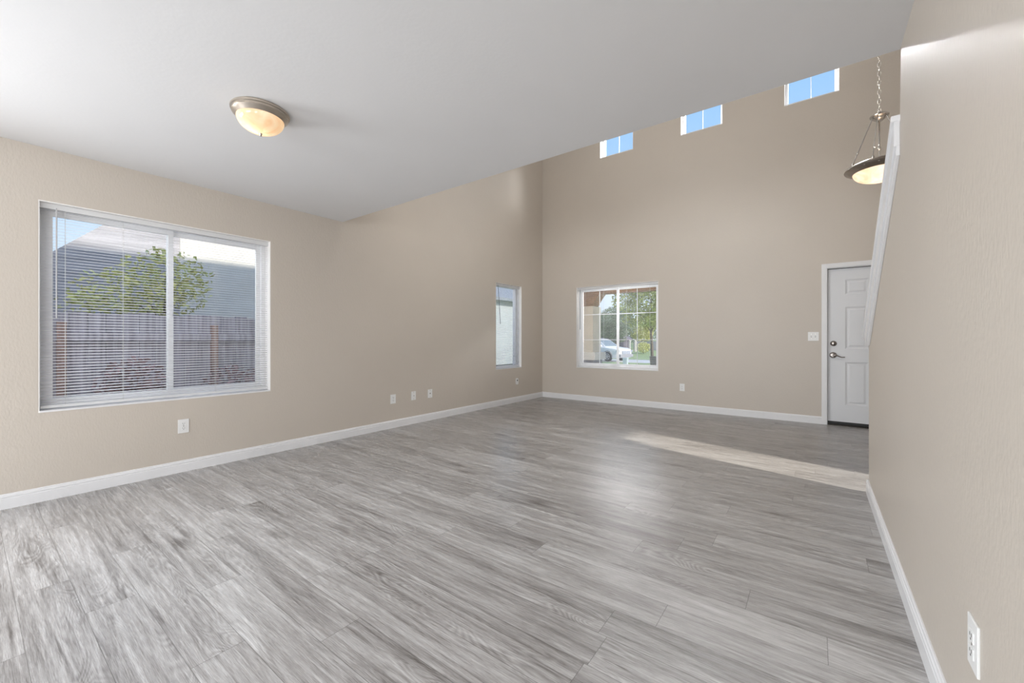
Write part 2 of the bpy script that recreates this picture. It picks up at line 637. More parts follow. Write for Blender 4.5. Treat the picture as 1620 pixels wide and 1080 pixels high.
# storey above: wall over the right wall and above the ceiling edge, with an opening added for the upper fill lamps
b = MB()
b.box((XR, YB, HC), (XR + 0.125, YE, HV))
struct(b.build('wall_upper_stair', M_WALL), 'beige wall above the right wall beside the stairwell', 'wall')
wu = holed('wall_upper_loft', [XL, XR], [HC + .16, HV], [(-3.5, 0.1, 3.0, 4.7)], YE - 0.12, YE, 'Y', M_WALL)
struct(wu, 'beige wall of the upper storey above the low ceiling edge', 'wall')
wo_ = holed('wall_outer', [YB - T, YF + T], [-0.1, HV + .1], [(3.52, 4.20, 0.25, 2.05)], XO, XO + T, 'X', M_WALL)
struct(wo_, 'beige outer wall beyond the staircase with a narrow window', 'wall')
wb_ = holed('wall_back', [XL, XO], [-0.1, HV + .1], [(-3.7, 0.2, 0.02, 2.2)], YB - T, YB, 'Y', M_WALL)  # unseen opening added to admit the rear fill lamp
struct(wb_, 'beige wall behind the camera with an added opening for fill light', 'wall')

# ------------------------------------------------------------------ ceilings
b = MB()
b.prism([(YB, HC), (YE - 0.010, HC), (YE, HC + 0.010), (YE, HC + 0.16), (YB, HC + 0.16)], XL, XR, 'X')
struct(b.build('ceiling', M_CEIL), 'flat light grey low ceiling ending in a straight edge', 'ceiling')
b = MB()
b.box((XL - T, YB - T, HV), (XO + T, YF + T, HV + 0.18))
struct(b.build('ceiling_high', M_CEIL), 'tall ceiling over the entry above the high windows', 'ceiling')


# ------------------------------------------------------------------ baseboards
def base_profile(h=0.098, t=0.014):
    return [(0, 0), (t, 0), (t, h * .68), (t * .78, h * .72), (t * .92, h * .76), (t * .92, h * .84), (t * .62, h * .88), (t * .55, h * .96), (t * .3, h), (0, h)]


def baseboard(name, p0, p1, nrm, label):
    p0, p1, n = Vector((*p0, 0)), Vector((*p1, 0)), Vector((*nrm, 0))
    b = MB()
    A = [b.bm.verts.new(p0 + n * u + Vector((0, 0, v))) for u, v in base_profile()]
    B = [b.bm.verts.new(p1 + n * u + Vector((0, 0, v))) for u, v in base_profile()]
    k = len(A)
    b.bm.faces.new(A)
    b.bm.faces.new(list(reversed(B)))
    for i in range(k):
        b.bm.faces.new((A[i], B[i], B[(i + 1) % k], A[(i + 1) % k]))
    return struct(b.build(name, M_TRIM), label, 'baseboard')


baseboard('baseboard_left', (XL, YB), (XL, YF), (1, 0), 'white baseboard along the foot of the long left wall')
baseboard('baseboard_far', (XL, YF), (0.078, YF), (0, -1), 'white baseboard between the far corner and the entry door')
baseboard('baseboard_right', (XR, -1.15), (XR, 3.912), (-1, 0), 'white baseboard along the foot of the right wall')
baseboard('baseboard_end', (XR - 0.012, 3.90), (XR + 0.135, 3.90), (0, 1), 'white baseboard return around the end of the right wall')

# ------------------------------------------------------------------ sloped cap on the half wall
b = MB()


def strip(b, x0, x1, dz0, dz1, y0, y1, bev=0.0):
    f = lambda y: 2.095 - (y - YE) * SLOPE * 0.985
    b.prism([(y0, f(y0) + dz0), (y1, f(y1) + dz0), (y1, f(y1) + dz1), (y0, f(y0) + dz1)], x0, x1, 'X', bev)


strip(b, XR - 0.032, XR + 0.157, 0.006, 0.034, YE - 0.018, 3.975, 0.004)
capo = b.build('trim_1', M_TRIM)
struct(capo, 'white sloped stair cap running down the half wall', 'trim')
for (x0, x1, d0, d1, nm) in ((XR - 0.022, XR, -0.105, 0.006, 'apron_board'), (XR - 0.014, XR, -0.150, -0.105, 'bead_moulding'),
                             (XR + 0.125, XR + 0.151, -0.105, 0.006, 'apron_board')):
    b = MB()
    strip(b, x0, x1, d0, d1, YE - 0.016, 3.90 if 'apron' in nm else 3.82, 0.003)
    b.build(nm, M_TRIM, capo)

# ------------------------------------------------------------------ staircase behind the half wall
b = MB()
y, z = 3.62, 0.0
n = 0
pts = [(3.62, 0.0)]
while z < 2.3:
    z += 0.178
    pts.append((y, z))
    y -= 0.262
    pts.append((y, z))
pts.append((y, 0.0))
b.prism(pts, XR + 0.13, XO - 0.005, 'X')
st = b.build('staircase', mat('stair_carpet', (0.42, 0.39, 0.35), 0.95, bump=0.4, bscale=300))
struct(st, 'carpeted stairs climbing behind the half wall', 'stairs')


# ------------------------------------------------------------------ windows
def frame_rect(b, mk, u0, u1, v0, v1, w, d0, d1, bev=0.003):
    """rectangular frame of member width w; mk maps (u,v,d) -> xyz"""
    def bx(a0, a1, c0, c1):
        p, q = mk(a0, c0, d0), mk(a1, c1, d1)
        lo = [min(p[i], q[i]) for i in range(3)]
        hi = [max(p[i], q[i]) for i in range(3)]
        b.box(lo, hi, bev)
    bx(u0, u0 + w, v0, v1)
    bx(u1 - w, u1, v0, v1)
    bx(u0 + w, u1 - w, v0, v0 + w)
    bx(u0 + w, u1 - w, v1 - w, v1)


def mkbox(b, mk, u0, u1, v0, v1, d0, d1, bev=0.0):
    p, q = mk(u0, v0, d0), mk(u1, v1, d1)
    b.box([min(p[i], q[i]) for i in range(3)], [max(p[i], q[i]) for i in range(3)], bev)


def window(name, side, u0, u1, v0, v1, label, kind='slider', grid=None, dep=0.12):
    """d is measured from the room face outwards"""
    if side == 'L':
        mk = lambda u, v, d: (XL - d, u, v)
        base = (XL - dep, (u0 + u1) / 2, v0)
    elif side == 'F':
        mk = lambda u, v, d: (u, YF + d, v)
        base = ((u0 + u1) / 2, YF + dep, v0)
    elif side == 'O':
        mk = lambda u, v, d: (XO + d, u, v)
        base = (XO + dep, (u0 + u1) / 2, v0)
    else:
        mk = lambda u, v, d: (u, YB - d, v)
        base = ((u0 + u1) / 2, YB - dep, v0)
    root = empty(name, base)
    struct(root, label, 'window')
    # white painted returns lining the opening
    b = MB()
    t = 0.006
    mkbox(b, mk, u0, u0 + t, v0, v1, 0.001, dep)
    mkbox(b, mk, u1 - t, u1, v0, v1, 0.001, dep)
    mkbox(b, mk, u0 + t, u1 - t, v1 - t, v1, 0.001, dep)
    b.build('window_reveal', M_REVEAL, root)
    b = MB()
    mkbox(b, mk, u0 + t, u1 - t, v0, v0 + 0.012, -0.003, dep)
    b.build('window_sill', M_TRIM, root)
    b = MB()
    fw = 0.035
    frame_rect(b, mk, u0 + t, u1 - t, v0 + .012, v1 - t, fw, dep - 0.015, dep + 0.05)
    b.build('window_frame', M_VINYL, root)
    iu0, iu1, iv0, iv1 = u0 + t + fw, u1 - t - fw, v0 + .012 + fw, v1 - t - fw
    if kind == 'slider':
        mid = (u0 + u1) / 2
        sw = 0.036
        for k, (a, c, dd) in enumerate(((iu0, mid + 0.02, 0.0), (mid - 0.02, iu1, 0.022))):
            b = MB()
            frame_rect(b, mk, a, c, iv0, iv1, sw, dep - 0.004 + dd, dep + 0.018 + dd, 0.002)
            s = b.build('window_sash', M_VINYL, root)
            b = MB()
            mkbox(b, mk, a + sw - .004, c - sw + .004, iv0 + sw - .004, iv1 - sw + .004, dep + .005 + dd, dep + .008 + dd)
            b.build('glass_pane', M_GLASS, s)
            if grid:
                b = MB()
                gw = 0.0055
                ga, gc = a + sw, c - sw
                for q in range(1, grid[0]):
                    x = ga + (gc - ga) * q / grid[0]
                    mkbox(b, mk, x - gw, x + gw, iv0 + sw, iv1 - sw, dep + .008 + dd, dep + .013 + dd)
                for q in range(1, grid[1]):
                    z = iv0 + (iv1 - iv0) * q / grid[1]
                    mkbox(b, mk, ga, gc, z - gw, z + gw, dep + .008 + dd, dep + .013 + dd)
                b.build('muntin_grid', M_VINYL, s)
        b = MB()
        mkbox(b, mk, mid - 0.012, mid + 0.012, (iv0 + iv1) / 2 - .05, (iv0 + iv1) / 2 + .02, dep - 0.018, dep - 0.004, 0.003)
        b.build('sash_lock', M_VINYL, root)
    else:
        b = MB()
        mkbox(b, mk, iu0 - .004, iu1 + .004, iv0 - .004, iv1 + .004, dep + .012, dep + .016)
        b.build('glass_pane', M_GLASS, root)
        if grid:
            b = MB()
            gw = 0.0045
            for q in range(1, grid[0]):
                x = iu0 + (iu1 - iu0) * q / grid[0]
                mkbox(b, mk, x - gw, x + gw, iv0, iv1, dep + .017, dep + .022)
            for q in range(1, grid[1]):
                z = iv0 + (iv1 - iv0) * q / grid[1]
                mkbox(b, mk, iu0, iu1, z - gw, z + gw, dep + .017, dep + .022)
            b.build('muntin_grid', M_VINYL, root)
    return root


window('window_1', 'L', BW[0], BW[1], WZ0, WZ1, 'large two-pane sliding window with white blinds on the left wall')
window('window_2', 'L', SW[0], SW[1], WZ0, WZ1, 'narrow tall window near the far corner of the left wall', 'fixed')
window('window_3', 'F', FWX[0], FWX[1], WZ0 - .008, WZ1, 'front sliding window looking out on the parked car and trees', grid=(2, 3))
window('window_4', 'F', *CL[0], CZ0, CZ1, 'high clerestory window nearest the far corner', 'fixed', (2, 1))
window('window_5', 'F', *CL[1], CZ0, CZ1, 'middle one of the three high clerestory windows', 'fixed', (2, 1))
window('window_6', 'F', *CL[2], CZ0, CZ1, 'high clerestory window nearest the entry door', 'fixed', (2, 1))
window('window_7', 'O', 3.52, 4.20, 0.25, 2.05, 'narrow side window in the outer wall beyond the stairs', 'fixed')


# ------------------------------------------------------------------ venetian blinds
def blind(side, u0, u1, z0, z1, cords, wand, label, wandmat, wand_top, wand_bot, tilt=6.0):
    if side == 'L':
        mk = lambda u, v, d: (XL - d, u, v)
    else:
        mk = lambda u, v, d: (u, YF + d, v)
    dc = 0.050
    root = empty('window_blind', mk((u0 + u1) / 2, z1, dc))
    tag(root, label, 'blind', 'white mini blinds in the windows')
    b = MB()
    mkbox(b, mk, u0, u1, z1 - 0.040, z1 - .003, dc - 0.020, dc + 0.016, 0.002)
    b.build('headrail', M_SLAT, root)
    b = MB()
    mkbox(b, mk, u0 + .004, u1 - .004, z0, z0 + 0.020, dc - 0.014, dc + 0.014, 0.004)
    b.build('bottom_rail', M_SLAT, root)
    b = MB()
    pitch = 0.0213
    n = int((z1 - 0.05 - z0 - 0.03) / pitch)
    hw = 0.0125
    ta = math.radians(tilt)
    segs = 4
    for i in range(n + 1):
        z = z0 + 0.035 + i * pitch
        prev = None
        for s in range(segs + 1):
            q = -1 + 2 * s / segs
            d = q * hw
            crown = 0.0016 * (1 - q * q)
            dd = d * math.cos(ta)
            dz = -d * math.sin(ta) + crown
            row = [b.bm.verts.new(mk(u0 + .006, z + dz, dc + dd)), b.bm.verts.new(mk(u1 - .006, z + dz, dc + dd))]
            if prev:
                b.bm.faces.new((prev[0], prev[1], row[1], row[0]))
            prev = row
    sl_ = b.build('slats', M_SLAT, root, smooth=True)
    md = sl_.modifiers.new('thickness', 'SOLIDIFY')
    md.thickness = 0.0005
    for u in cords:
        b = MB()
        for d in (dc - 0.0135, dc + 0.0135):
            b.tube([mk(u, z0 + .015, d), mk(u, z1 - 0.03, d)], 0.0009, 6)
        b.build('ladder_cord', M_CORD, root)
    b = MB()
    p0, p1 = mk(wand, wand_top, dc - 0.028), mk(wand_bot[0], wand_bot[1], dc - 0.030)
    b.tube([mk(wand, z1 - .03, dc - .018), mk(wand, z1 - .032, dc - .028), p0], 0.002, 6)
    b.tube([p0, p1], 0.0042, 8)
    b.build('tilt_wand', wandmat, root)


blind('L', BW[0] + .008, BW[1] - .008, WZ0 + .022, WZ1 - .004, (0.44, 0.745, 1.354, 1.684), 0.395,
      'wide white mini blind in the large left wall window', M_WAND, 2.02, (0.395, 1.264), tilt=-10)
blind('L', SW[0] + .008, SW[1] - .008, WZ0 + .022, WZ1 - .004, (5.45, 5.92), 5.40,
      'narrow white mini blind in the tall window near the far corner', M_WANDD, 2.02, (5.46, 1.38), tilt=-20)
blind('F', FWX[0] + .008, FWX[1] - .008, WZ0 + .014, WZ1 - .004, (-3.38, -3.02, -2.60, -2.2), -3.47,
      'white mini blind in the front window facing the parked car', M_WANDD, 2.02, (-3.47, 1.30), tilt=-3)

# ------------------------------------------------------------------ entry door
DY = YF + 0.055     # room face of the slab
root = empty('door_1', ((DX0 + DX1) / 2, DY, 0.0))
struct(root, 'white six-panel entry door with a lever handle and deadbolt', 'door')
b = MB()
dw = DX1 - DX0
st_ = 0.170
cw = (dw - 2 * st_ - 0.115) / 2
xs0, xs1 = DX0 + .180, DX0 + .180 + cw
colsX = [(xs0, xs1), (DX1 - .180 - cw, DX1 - .180)]
rows = [(0.265, 0.822), (0.993, 1.537), (1.699, 1.894)]
b.grid_slab(sorted([DX0, DX1] + [x for c in colsX for x in c]), sorted([0.045, DZ - .003] + [z for r in rows for z in r]),
            lambda i, j: not (i in (1, 3) and j in (1, 3, 5)), DY, DY + 0.04, 'Y')
slab = b.build('door_slab', M_DOOR, root)
for (x0, x1) in colsX:
    for (z0, z1) in rows:
        b = MB()
        bm = b.bm
        # moulded panel: bevel in, flat field raised
        loops = []
        for ins, d in ((0, 0.0), (0.004, 0.003), (0.018, 0.011), (0.028, 0.011), (0.046, 0.004)):
            loops.append([bm.verts.new((x, DY + d, z)) for x, z in ((x0 + ins, z0 + ins), (x1 - ins, z0 + ins), (x1 - ins, z1 - ins), (x0 + ins, z1 - ins))])
        for A, B in zip(loops, loops[1:]):
            for i in range(4):
                bm.faces.new((A[i], A[(i + 1) % 4], B[(i + 1) % 4], B[i]))
        bm.faces.new(loops[-1])
        b.box((x0 - .001, DY + .030, z0 - .001), (x1 + .001, DY + .04, z1 + .001))
        b.build('door_panel', M_DOOR, slab)
b = MB()
b.box((DX0, DY - .004, 0.014), (DX1, DY + .042, 0.044), 0.002)
b.build('door_sweep', M_DARK, root)
b = MB()
b.box((DX0 - .018, YF + 0.0, 0.0), (DX1 + .018, YF + .19, 0.016), 0.003)
b.build('threshold', mat('dark_bronze', (0.03, 0.026, 0.022), 0.4, 0.8), root)
hx, hz = 0.196, 0.911
b = MB()
b.lathe([(0, 0.016), (0.012, 0.020), (0.030, 0.015), (0.038, 0.005), (0.040, 0)], (hx, DY, hz), 'Y', 32)
for v in b.bm.verts:
    v.co.y = DY - (v.co.y - DY)
b.tube([(hx, DY - .01, hz), (hx, DY - .05, hz)], [0.012, 0.010], 16)
b.tube([(hx - .008, DY - .052, hz + .002), (hx + .02, DY - .056, hz + .002), (hx + .055, DY - .056, hz - .014), (hx + .085, DY - .052, hz - .026), (hx + .118, DY - .046, hz - .024)],
       [0.011, 0.010, 0.0075, 0.0065, 0.006], 12)
b.build('door_handle', M_HW, root, smooth=True, auto=True)
b = MB()
bz = 1.063
b.lathe([(0, 0.022), (0.012, 0.022), (0.024, 0.019), (0.033, 0.010), (0.036, 0)], (hx + .004, DY, bz), 'Y', 32)
for v in b.bm.verts:
    v.co.y = DY - (v.co.y - DY)
b.box((hx + .001, DY - .040, bz - .016), (hx + .008, DY - .020, bz + .016), 0.002)
b.build('deadbolt', M_HW, root, smooth=True, auto=True)
# hinge-side and head casing with jamb
b = MB()
CWD = 0.057
# jamb
b.box((DX0 - .02, YF - .002, 0), (DX0 - .003, YF + T, DZ + .003))
b.box((DX1 + .003, YF - .002, 0), (DX1 + .02, YF + T, DZ + .003))
b.box((DX0 - .02, YF - .002, DZ + .003), (DX1 + .02, YF + T, DZ + .02))
# stop
b.box((DX0 - .004, DY + .041, 0.016), (DX0 + .012, DY + .06, DZ + .003))
b.box((DX1 - .012, DY + .041, 0.016), (DX1 + .004, DY + .06, DZ + .003))
b.box((DX0, DY + .041, DZ - .012), (DX1, DY + .06, DZ + .004))
b.build('door_jamb', M_TRIM, root)
b = MB()
for x0, x1 in ((DX0 - .008 - CWD, DX0 - .008), (DX1 + .008, DX1 + .008 + CWD)):
    b.box((x0, YF - .016, 0), (x1, YF, DZ + .010 + CWD), 0.004)
b.box((DX0 - .008, YF - .016, DZ + .010), (DX1 + .008, YF, DZ + .010 + CWD), 0.004)
b.build('door_casing', M_TRIM, root)
b = MB()
b.box((DX0 - .0035, DY - .001, .04), (DX0 + .0005, DY + .003, DZ + .003))
b.box((DX0 - .0035, DY - .001, DZ - .003), (DX1 + .0035, DY + .003, DZ + .0035))
b.build('weather_strip', M_DARK, root)


# ------------------------------------------------------------------ wall plates
def plate_map(side, u, z):
    if side == 'L':
        return lambda a, c, d: (XL + d, u + a, z + c)
    if side == 'F':
        return lambda a, c, d: (u + a, YF - d, z + c)
    return lambda a, c, d: (XR - d, u + a, z + c)


def plate(side, u, z, kind, name, label, cat, group=None, w=0.070, h=0.115):
    mk = plate_map(side, u, z)
    root = empty(name, mk(0, 0, 0))
    tag(root, label, cat, group)
    b = MB()
    if kind == 'oval':
        n = 28
        for d, k in ((0.0, 1.0), (0.004, 1.0), (0.006, 0.92)):
            pass
        rings = []
        for d, k in ((0.0, 1.0), (0.0045, 1.0), (0.006, 0.93)):
            r = []
            for i in range(n):
                t = 2 * math.pi * i / n
                cx_, sx_ = math.cos(t), math.sin(t)
                ex = 0.55
                r.append(b.bm.verts.new(mk(w / 2 * k * math.copysign(abs(cx_) ** ex, cx_), h / 2 * k * math.copysign(abs(sx_) ** ex, sx_), d)))
            rings.append(r)
        for A, B in zip(rings, rings[1:]):
            for i in range(n):
                b.bm.faces.new((A[i], A[(i + 1) % n], B[(i + 1) % n], B[i]))
        b.bm.faces.new(rings[-1])
    else:
        mkbox(b, mk, -w / 2, w / 2, -h / 2, h / 2, 0.0, 0.0055, 0.002)
    b.build('cover_plate', M_PLATE, root)
    if kind == 'duplex':
        for s in (-1, 1):
            c = s * 0.0195
            b = MB()
            mkbox(b, mk, -0.0165, 0.0165, c - 0.0135, c + 0.0135, 0.005, 0.0078, 0.002)
            rc = b.build('receptacle', M_PLATE, root)
            b = MB()
            mkbox(b, mk, -0.0075, -0.0052, c - 0.001, c + 0.008, 0.0072, 0.0083)
            mkbox(b, mk, 0.0052, 0.0075, c - 0.001, c + 0.007, 0.0072, 0.0083)
            mkbox(b, mk, -0.0025, 0.0025, c - 0.0095, c - 0.005, 0.0072, 0.0083, 0.0004)
            b.build('slots', M_DARK, rc)
        b = MB()
        mkbox(b, mk, -0.003, 0.003, -0.003, 0.003, 0.005, 0.0068, 0.0008)
        b.build('screw', M_CHROME, root)
    elif kind == 'decora':
        b = MB()
        mkbox(b, mk, -0.0165, 0.0165, -0.033, 0.033, 0.005, 0.0075, 0.0015)
        rc = b.build('receptacle', M_PLATE, root)
        b = MB()
        for s in (-1, 1):
            c = s * 0.0175
            mkbox(b, mk, -0.0075, -0.0052, c - 0.001, c + 0.008, 0.0070, 0.0080)
            mkbox(b, mk, 0.0052, 0.0075, c - 0.001, c + 0.007, 0.0070, 0.0080)
            mkbox(b, mk, -0.0025, 0.0025, c - 0.0095, c - 0.005, 0.0070, 0.0080, 0.0004)
        b.build('slots', M_DARK, rc)
    elif kind in ('coax', 'jack', 'oval'):
        b = MB()
        if kind == 'jack':
            mkbox(b, mk, -0.008, 0.008, -0.006, 0.010, 0.005, 0.0085, 0.001)
            b.build('phone_jack', mat('grey_jack', (0.25, 0.24, 0.23), 0.5), root)
        else:
            r = 0.0055 if kind == 'coax' else 0.013
            c = 0 if kind == 'coax' else 0.016
            pts = [mk(0, c, 0.005), mk(0, c, 0.015 if kind == 'coax' else 0.009)]
            b.tube(pts, r, 16)
            b.build('connector' if kind == 'coax' else 'knob', M_CHROME if kind == 'coax' else M_DARK, root)
        b = MB()
        if kind != 'oval':
            for s in (-1, 1):
                b = MB() if s > 0 else b
                mkbox(b, mk, -0.003, 0.003, s * .042 - 0.003, s * .042 + 0.003, 0.005, 0.0065, 0.0008)
                b.build('screw', M_CHROME, root)
        else:
            b.bm.free()
    elif kind == 'toggle2':
        for s in (-1, 1):
            b = MB()
            mkbox(b, mk, s * .023 - .0055, s * .023 + .0055, -0.012, 0.012, 0.005, 0.0065)
            f = b.build('toggle_slot', mat('grey_slot', (0.45, 0.45, 0.45), 0.5), root)
            b = MB()
            mkbox(b, mk, s * .023 - .004, s * .023 + .004, -0.001, 0.010, 0.0065, 0.018, 0.0015)
            b.build('toggle', M_PLATE, root)
            for q in (-1, 1):
                b = MB()
                mkbox(b, mk, s * .023 - .003, s * .023 + .003, q * .030 - 0.003, q * .030 + 0.003, 0.005, 0.0065, 0.0008)
                b.build('screw', M_CHROME, root)
    return root


plate('L', 1.110, 0.385, 'duplex', 'wall_outlet', 'white duplex outlet below the right half of the large blinds window', 'outlet', w=0.074)
plate('L', 3.240, 0.364, 'decora', 'wall_outlet', 'white outlet, leftmost of three plates low on the left wall', 'outlet', w=0.078)
plate('L', 3.566, 0.371, 'coax', 'cable_plate', 'white cable plate, middle of three plates low on the left wall', 'wall plate', w=0.074)
plate('L', 3.855, 0.369, 'jack', 'phone_plate', 'white plate with a grey jack, rightmost of three low plates', 'wall plate', w=0.078)
plate('L', 5.915, 0.370, 'oval', 'round_plate', 'small rounded white plate with a black knob under the narrow window', 'wall plate', w=0.085, h=0.115)
plate('F', -1.677, 0.362, 'decora', 'wall_outlet', 'white outlet on the far wall between front window and door', 'outlet', w=0.072)
plate('F', -0.013, 1.157, 'toggle2', 'light_switch', 'white double light switch on the far wall beside the door', 'switch', w=0.117, h=0.117)
plate('R', 1.466, 0.371, 'duplex', 'wall_outlet', 'white duplex outlet low on the near right wall', 'outlet', w=0.076, h=0.122)

# ------------------------------------------------------------------ flush ceiling lamp
lx, ly = -2.585, 1.032
root = empty('ceiling_lamp', (lx, ly, HC))
tag(root, 'flush-mount ceiling lamp with nickel ring and glowing alabaster glass bowl', 'ceiling lamp')
b = MB()
b.lathe([(0.0, -0.001), (0.146, -0.001), (0.150, -0.006), (0.149, -0.014), (0.142, -0.018), (0.141, -0.024), (0.143, -0.029), (0.137, -0.036), (0.128, -0.044), (0.122, -0.050), (0.118, -0.050), (0.116, -0.044)], (lx, ly, HC), 'Z', 64)
b.build('lamp_ring', M_NICKEL, root, smooth=True, auto=True)
b = MB()
prof = [(0.119, -0.042)]
for i in range(0, 15):
    t = i / 14 * math.pi / 2
    prof.append((0.121 * math.cos(t), -0.046 - 0.083 * math.sin(t)))
b.lathe(prof, (lx, ly, HC), 'Z', 64)
b.build('glass_shade', lamp_glass('alabaster_glass', (0.95, 0.88, 0.78), 0.22, (1.0, 0.80, 0.58), 9), root, smooth=True)
b = MB()
b.lathe([(0.0, -0.127), (0.009, -0.129), (0.010, -0.133), (0.006, -0.136), (0.0075, -0.141), (0.004, -0.146), (0, -0.147)], (lx, ly, HC), 'Z', 24)
b.build('finial', M_NICKEL, root, smooth=True)


def bulb(name, loc, energy, r=0.02, color=(1.0, 0.78, 0.52)):
    l = bpy.data.lights.new(name, 'POINT')
    l.energy = energy
    l.color = color
    l.shadow_soft_size = r
    o = bpy.data.objects.new(name, l)
    COL.objects.link(o)
    o.location = loc
    return o


bulb('ceiling_lamp_bulb', (lx - .01, ly - .02, HC - 0.085), 0.32, 0.02)

# ------------------------------------------------------------------ pendant over the entry
pxx, pyy = 0.495, 5.2
root = empty('pendant_lamp', (pxx, pyy, HV))
tag(root, 'bowl pendant lamp with nickel rim hanging on a chain by the entry', 'pendant lamp')
b = MB()
b.lathe([(0.0, 0.0), (0.062, 0.0), (0.064, -0.010), (0.052, -0.020), (0.020, -0.030), (0.0, -0.032)], (pxx, pyy, HV), 'Z', 32)
b.build('ceiling_canopy', M_NICKEL, root, smooth=True, auto=True)
b = MB()
zh = 3.235
z = zh + 0.055
k = 0
while z < HV - 0.03:
    pts = []
    for i in range(13):
        t = 2 * math.pi * i / 12
        a, c = 0.012 * math.cos(t), 0.027 * math.sin(t)
        pts.append((pxx + (a if k % 2 == 0 else 0), pyy + (0 if k % 2 == 0 else a), z + c))
    b.tube(pts, 0.0034, 6, caps=False)
    z += 0.044
    k += 1
b.build('chain', mat('bright_nickel', (0.85, 0.82, 0.78), 0.2, 1.0), root, smooth=True)
b = MB()
b.lathe([(0.0, 0.045), (0.012, 0.043), (0.014, 0.030), (0.030, 0.024), (0.062, 0.016), (0.072, 0.008), (0.070, -0.002), (0.050, -0.012), (0.046, -0.024), (0.030, -0.034), (0.022, -0.044), (0.0, -0.046)], (pxx, pyy, zh), 'Z', 40)
b.tube([(pxx, pyy, zh + .04), (pxx, pyy, zh + .062)], 0.004, 8)
b.build('hub', M_CHROME, root, smooth=True, auto=True)
b = MB()
b.tube([(pxx, pyy, zh - .04), (pxx, pyy, 2.83), (pxx, pyy, 2.80)], [0.006, 0.006, 0.006], 10)
b.lathe([(0.0, .016), (0.012, .012), (0.015, 0), (0.012, -.012), (0, -.016)], (pxx, pyy, 2.93), 'Z', 20)
b.build('stem', M_CHROME, root, smooth=True)
zr = 2.755
for a in (205, 253, 325, 85):
    ca, sa = math.cos(math.radians(a)), math.sin(math.radians(a))
    b = MB()
    p0 = Vector((pxx + .055 * ca, pyy + .055 * sa, zh - .01))
    p1 = Vector((pxx + .222 * ca, pyy + .222 * sa, zr + .035))
    b.tube([p0, p1], 0.0045, 10)
    m = (p0 + p1 * 3) / 4
    b.lathe([(0.0, .010), (0.008, .008), (0.009, 0), (0.008, -.008), (0, -.010)], tuple(m), 'Z', 14)
    b.lathe([(0.0, .018), (0.010, .014), (0.012, 0), (0.012, -.014)], tuple(p1), 'Z', 14)
    b.build('support_rod', M_CHROME, root, smooth=True, auto=True)
b = MB()
b.lathe([(0.215, 0.028), (0.222, 0.030), (0.236, 0.020), (0.258, 0.006), (0.263, -0.006), (0.256, -0.016), (0.236, -0.024), (0.214, -0.040), (0.200, -0.044), (0.194, -0.036), (0.200, 0.0), (0.215, 0.028)], (pxx, pyy, zr), 'Z', 72)
b.build('rim', M_NICKELD, root, smooth=True, auto=True)
for a in range(0, 360, 24):
    b = MB()
    ca, sa = math.cos(math.radians(a)), math.sin(math.radians(a))
    b.lathe([(0.0, .010), (0.007, .008), (0.010, 0), (0.008, -.007), (0, -.009)], (pxx + .247 * ca, pyy + .247 * sa, zr - .012), 'Z', 12)
    b.build('rim_stud', M_CHROME, root, smooth=True)
b = MB()
prof = [(0.196, -0.020)]
for i in range(0, 17):
    t = i / 16 * math.pi / 2
    prof.append((0.198 * math.cos(t), -0.036 - 0.102 * math.sin(t)))
b.lathe(prof, (pxx, pyy, zr), 'Z', 72)
b.build('glass_bowl', lamp_glass('marbled_glass', (0.95, 0.86, 0.76), 0.36, (1.0, 0.80, 0.64), 7), root, smooth=True)
bulb('pendant_bulb', (pxx, pyy, zr + 0.01), 1.5, 0.03, (1.0, 0.82, 0.64))

# =================================================================== outdoors
M_GRASS = mat('lawn_grass', (0.30, 0.38, 0.17), 0.9, var=0.25, scale=3, bump=0.5, bscale=60)
M_CONC = mat('pale_concrete', (0.62, 0.61, 0.60), 0.85, var=0.08, scale=2, bump=0.2)
M_DIRT = mat('side_yard_soil', (0.24, 0.20, 0.18), 0.95, var=0.25, scale=4, bump=0.5, bscale=20)
M_STUCCO = mat('tan_stucco', (0.70, 0.65, 0.54), 0.9, var=0.05, scale=3, bump=0.4, bscale=40)
M_STUCCO2 = mat('pale_stucco', (0.74, 0.72, 0.66), 0.9, var=0.05, scale=3, bump=0.4, bscale=40)
M_SIDING = mat('grey_siding', (0.39, 0.385, 0.41), 0.85, var=0.2, scale=2.5, stretch=(1, .6, 6))
M_WOODB = mat('brown_beam_wood', (0.30, 0.17, 0.08), 0.7, var=0.3, scale=4, stretch=(.6, 3, 8))
M_BARK = mat('bark', (0.16, 0.13, 0.11), 0.95, var=0.3, scale=12, bump=0.6, bscale=30)
M_BLOCK = mat('grey_block_wall', (0.34, 0.33, 0.36), 0.9, var=0.15, scale=3, bump=0.3)
M_FENCE = mat('weathered_fence', (0.37, 0.36, 0.42), 0.85, var=0.35, scale=3, stretch=(1, 8, .5))
M_POST = mat('rust_brown_post', (0.34, 0.23, 0.20), 0.85, var=0.3, scale=5, stretch=(3, 3, .5))
M_LEAF_Y = mat('yellow_green_leaf', (0.58, 0.58, 0.20), 0.6, var=0.3, scale=5)
M_LEAF_G = mat('mid_green_leaf', (0.17, 0.27, 0.09), 0.6, var=0.4, scale=3)
M_LEAF_D = mat('dull_green_leaf', (0.20, 0.26, 0.17), 0.7, var=0.4, scale=2)
M_LEAF_O = mat('orange_dry_leaf', (0.55, 0.33, 0.16), 0.8, var=0.4, scale=9)
M_LEAF_P = mat('plum_leaf', (0.26, 0.17, 0.18), 0.8, var=0.5, scale=9)

# ground as a strip profile in Y
prof = [(-12, -0.15), (9, -0.15), (22, -0.39), (28, -0.50), (34, -0.56), (46, -0.10), (95, 1.0)]


def gz(y):
    for (a, za), (c, zc) in zip(prof, prof[1:]):
        if a <= y <= c:
            return za + (zc - za) * (y - a) / (c - a)
    return prof[-1][1]


